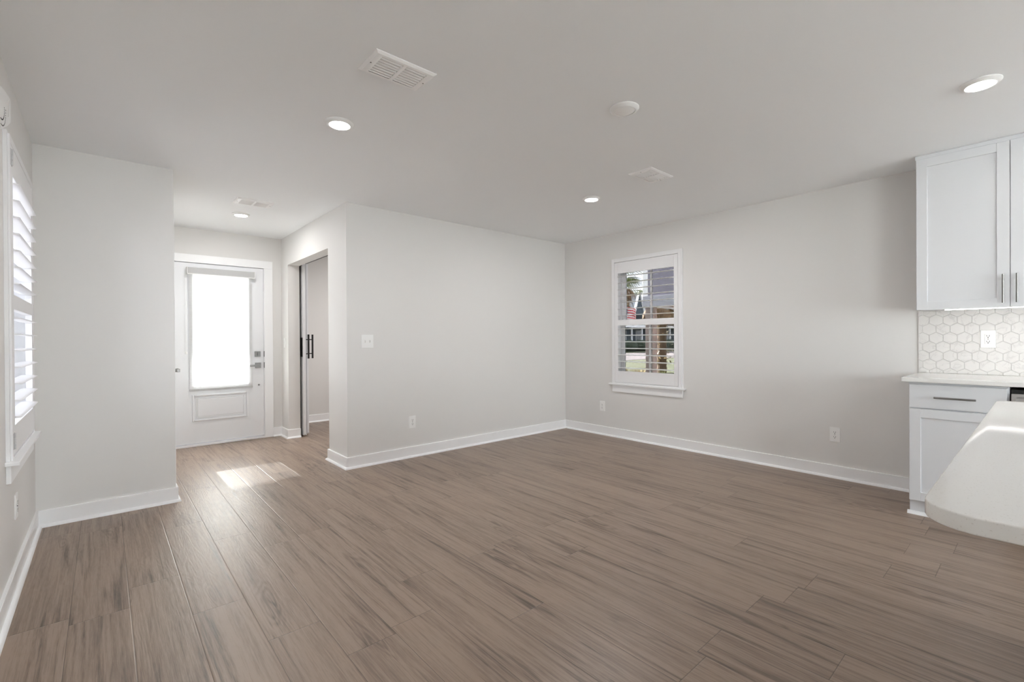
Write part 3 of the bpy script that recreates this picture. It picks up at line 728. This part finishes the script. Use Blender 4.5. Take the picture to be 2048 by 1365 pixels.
# house across the street
ah = empty('street_house', (46.0, 30.5, GZ), 0, 'blue-grey house with a steep white-edged gable across the street', 'house')
MB().box(-9, 14, 0, 9, 0, Z(4.0)).obj('wall', SIDE2, ah)
MB().prism([(-.7, Z(3.9)), (4.5, Z(6.9)), (9.7, Z(3.9))], 0, -9.6, 14.6).obj('roof', ROOFM, ah)
MB().prism([(-.65, Z(4.1)), (1.75, Z(4.1)), (.55, Z(7.0))], 1, -.8, 4).obj('gable', SIDE2, ah)
for x0, x1 in ((-.75, .55), (1.85, .55)):
    b = MB(); dx = .22 if x0 < x1 else -.22
    b.prism([(x0, Z(4.1)), (x0 + dx, Z(4.1)), (.55 + dx * .3, Z(7.15)), (.55, Z(7.45))], 1, -.95, -.7); b.obj('rake_board', OUTW, ah)
for i in range(8): MB().box(-6.5 + i * 2.2, -6.35 + i * 2.2, -1.5, -1.35, .0, Z(2.5)).obj('porch_post', OUTW, ah)
MB().box(-9, 14, -1.7, 0, Z(2.5), Z(2.8)).obj('porch_roof', OUTW, ah)
for i in range(5):
    q = MB().box(-5.7 + i * 3.3, -4.5 + i * 3.3, -.06, .02, Z(.6), Z(2.2)).obj('window', OUTW, ah)
    MB().box(-5.6 + i * 3.3, -4.6 + i * 3.3, -.08, -.05, Z(.7), Z(2.1)).obj('pane', GLDK, q)
for k in range(7):
    x, y = 35.0 + k * 3.1, 27.5 + (k % 2) * .4
    h = MB(); t = bmesh.new(); bmesh.ops.create_icosphere(t, subdivisions=3, radius=1)
    for v in t.verts: v.co *= 1 + random.uniform(-.1, .1); v.co = Vector((v.co.x * 1.3, v.co.y * .8, v.co.z * .75 + .6))
    h.add(t); o = h.obj('hedge_shrub', bpy.data.materials.get('dark_hedge') or mat('dark_hedge', (.025, .04, .02), .9, noise=.6, nscale=6)); o.location = (x, y, GZ)
    tag(o, 'dark round hedge shrub in the row before the house across the street', 'shrub', 'hedge across the street')
# leaf helpers
def leaf(b, base, d, length, width, droop, seg=4, up=Vector((0, 0, 1))):
    d = Vector(d).normalized(); side = d.cross(up)
    side = side.normalized() if side.length > 1e-4 else Vector((1, 0, 0)); p = Vector(base); prev = None
    for i in range(seg + 1):
        f = i / seg; w_ = width * math.sin(math.pi * min(.97, .12 + f * .86)); a = b.bm.verts.new(p - side * w_); c = b.bm.verts.new(p + side * w_)
        if prev: b.bm.faces.new((prev[0], prev[1], c, a))
        prev = (a, c); p = p + (d * length / seg); d = (d + Vector((0, 0, -droop / seg))).normalized()
GREEN = mat('palm_green', (.11, .145, .025), .6, noise=.4, nscale=4)
BROWN = mat('dry_frond_brown', (.19, .125, .06), .8, noise=.4, nscale=5)
BARK = mat('palm_bark', (.11, .07, .04), .9, noise=.5, nscale=9, bump=.6)
GOLD = mat('golden_grass', (.32, .21, .07), .8, noise=.3, nscale=5)
LIME = mat('lime_grass', (.15, .18, .025), .7, noise=.3, nscale=5)
RED = mat('red_foliage', (.16, .025, .02), .7, noise=.4, nscale=6)
def palm(x, y, hgt, label, nf, dry):
    r = empty('palm_tree', (x, y, GZ), 0, label, 'palm tree')
    b = MB()
    for i in range(14):
        z = hgt * i / 14; b.cyl((0, 0, z), (0, 0, z + hgt / 14 + .01), .19 - .002 * i, .215 - .002 * i, seg=12)
    b.obj('trunk', BARK, r)
    for nm, n_, m_, zz, dr in (('green_fronds', nf, GREEN, hgt, .9), ('dry_fronds', dry, BROWN, hgt - .15, 2.6)):
        b = MB()
        for k in range(n_):
            a = random.uniform(0, 6.283); e = random.uniform(-.2, 1.1) if nm[0] == 'g' else random.uniform(-.9, -.2)
            d = Vector((math.cos(a) * math.cos(e), math.sin(a) * math.cos(e), math.sin(e))); ln = random.uniform(.9, 1.5); p = Vector((0, 0, zz))
            tip = p + d * ln * .55
            b.cyl(p, tip, .012, .008, seg=5)
            for j in range(16):
                aa = (j - 7.5) / 7.5 * 1.25; s_ = d.cross(Vector((0, 0, 1))).normalized()
                leaf(b, tip, d * math.cos(aa) + s_ * math.sin(aa), ln * .62, .022, dr)
        b.obj(nm, m_, r)
    return r
palm(10.0, 6.75, 3.75, 'palm tree with hanging dry fronds beyond the right window, upper left pane', 44, 40)
pt = palm(14.0, 6.98, 3.3, 'thick-trunked palm behind the neighboring porch column', 12, 14)
# glinting leaves around the second trunk
def tuft(name, x, y, z, n_, ln, w_, m_, label, spread=.8, up=.9, cat='grass', group=None):
    b = MB()
    for k in range(n_):
        a = random.uniform(0, 6.283); e = random.uniform(.5, 1.5) * up
        d = Vector((math.cos(a) * math.cos(e), math.sin(a) * math.cos(e), math.sin(e))); leaf(b, (random.uniform(-.2, .2) * spread, random.uniform(-.2, .2) * spread, 0), d, ln * random.uniform(.6, 1.1), w_, 1.0)
    o = b.obj(name, m_); o.location = (x, y, z); tag(o, label, cat, group); return o
for k, (x, y, m_, lab) in enumerate(((9.9, 5.9, GOLD, 'golden ornamental grass tuft nearest the left window jamb outdoors'), (11.2, 6.25, GOLD, 'golden ornamental grass tuft just left of the porch column outdoors'), (8.5, 4.85, LIME, 'lime green grass tuft low in front of the golden ones outdoors'),
                                     (10.3, 4.66, LIME, 'lime green grass tuft right of the porch column outdoors'), (9.1, 3.6, RED, 'red leaved plant at the right edge of the window view'))):
    tuft('ornamental_grass', x, y, GZ, 130, .50, .010, m_, lab)
b = MB()
for k in range(260):
    a = random.uniform(0, 6.283); rr = random.uniform(.22, .42); z = random.uniform(.4, 2.6)
    leaf(b, (rr * math.cos(a), rr * math.sin(a), z), (random.uniform(-1, 1), random.uniform(-1, 1), random.uniform(-.4, .8)), .16, .04, .6, 2)
b.obj('vine_leaves', mat('glossy_vine_leaf', (.30, .24, .12), .25, .8, noise=.5, nscale=20), pt)
# flag on a garden pole
fg = empty('flag', (7.0, 4.07, GZ), 0, 'red and white striped flag with blue canton on a pole outdoors', 'flag')
MB().cyl((0, 0, 0), (0, 0, 2.75), .014, seg=10).obj('pole', OUTW, fg)
STR = bpy.data.materials.new('flag_stripes'); STR.use_nodes = True
n = STR.node_tree.nodes; l = STR.node_tree.links; bs_ = n['Principled BSDF']
tc = n.new('ShaderNodeTexCoord'); sp_ = n.new('ShaderNodeSeparateXYZ'); l.new(tc.outputs['UV'], sp_.inputs[0])
odd = math_node(n, l, 'GREATER_THAN', math_node(n, l, 'FRACT', math_node(n, l, 'MULTIPLY', sp_.outputs[1], 6.5)), .5)
can = math_node(n, l, 'MULTIPLY', math_node(n, l, 'LESS_THAN', sp_.outputs[0], .4), math_node(n, l, 'GREATER_THAN', sp_.outputs[1], 6 / 13))
m1 = n.new('ShaderNodeMix'); m1.data_type = 'RGBA'; m1.inputs['A'].default_value = (.36, .02, .03, 1); m1.inputs['B'].default_value = (.5, .5, .49, 1); l.new(odd, m1.inputs['Factor'])
m2 = n.new('ShaderNodeMix'); m2.data_type = 'RGBA'; m2.inputs['B'].default_value = (.02, .05, .12, 1); l.new(m1.outputs['Result'], m2.inputs['A']); l.new(can, m2.inputs['Factor'])
l.new(m2.outputs['Result'], bs_.inputs['Base Color']); bs_.inputs['Roughness'].default_value = .8
t = bmesh.new(); uvl = t.loops.layers.uv.new('UVMap'); NX, NY = 14, 10; G = []
for i in range(NX + 1):
    G.append([])
    for j in range(NY + 1):
        f, g_ = i / NX, j / NY
        G[i].append((t.verts.new((.08 * f + .03 * math.sin(f * 9), -.40 * f, 2.50 - .46 + .46 * g_ - .16 * f * f - .03 * math.sin(f * 5))), (f, g_)))
for i in range(NX):
    for j in range(NY):
        q = (G[i][j], G[i + 1][j], G[i + 1][j + 1], G[i][j + 1]); fc = t.faces.new([v[0] for v in q])
        for lp, v in zip(fc.loops, q): lp[uvl].uv = v[1]
b = MB(); b.bm.free(); b.bm = t; b.obj('cloth', STR, fg, smooth=True)
bpy.context.view_layer.update()
cy = S.cycles
cy.max_bounces = 14; cy.diffuse_bounces = 8; cy.glossy_bounces = 4; cy.transparent_max_bounces = 12; cy.transmission_bounces = 6
cy.sample_clamp_indirect = 6.0; cy.caustics_reflective = False; cy.caustics_refractive = False
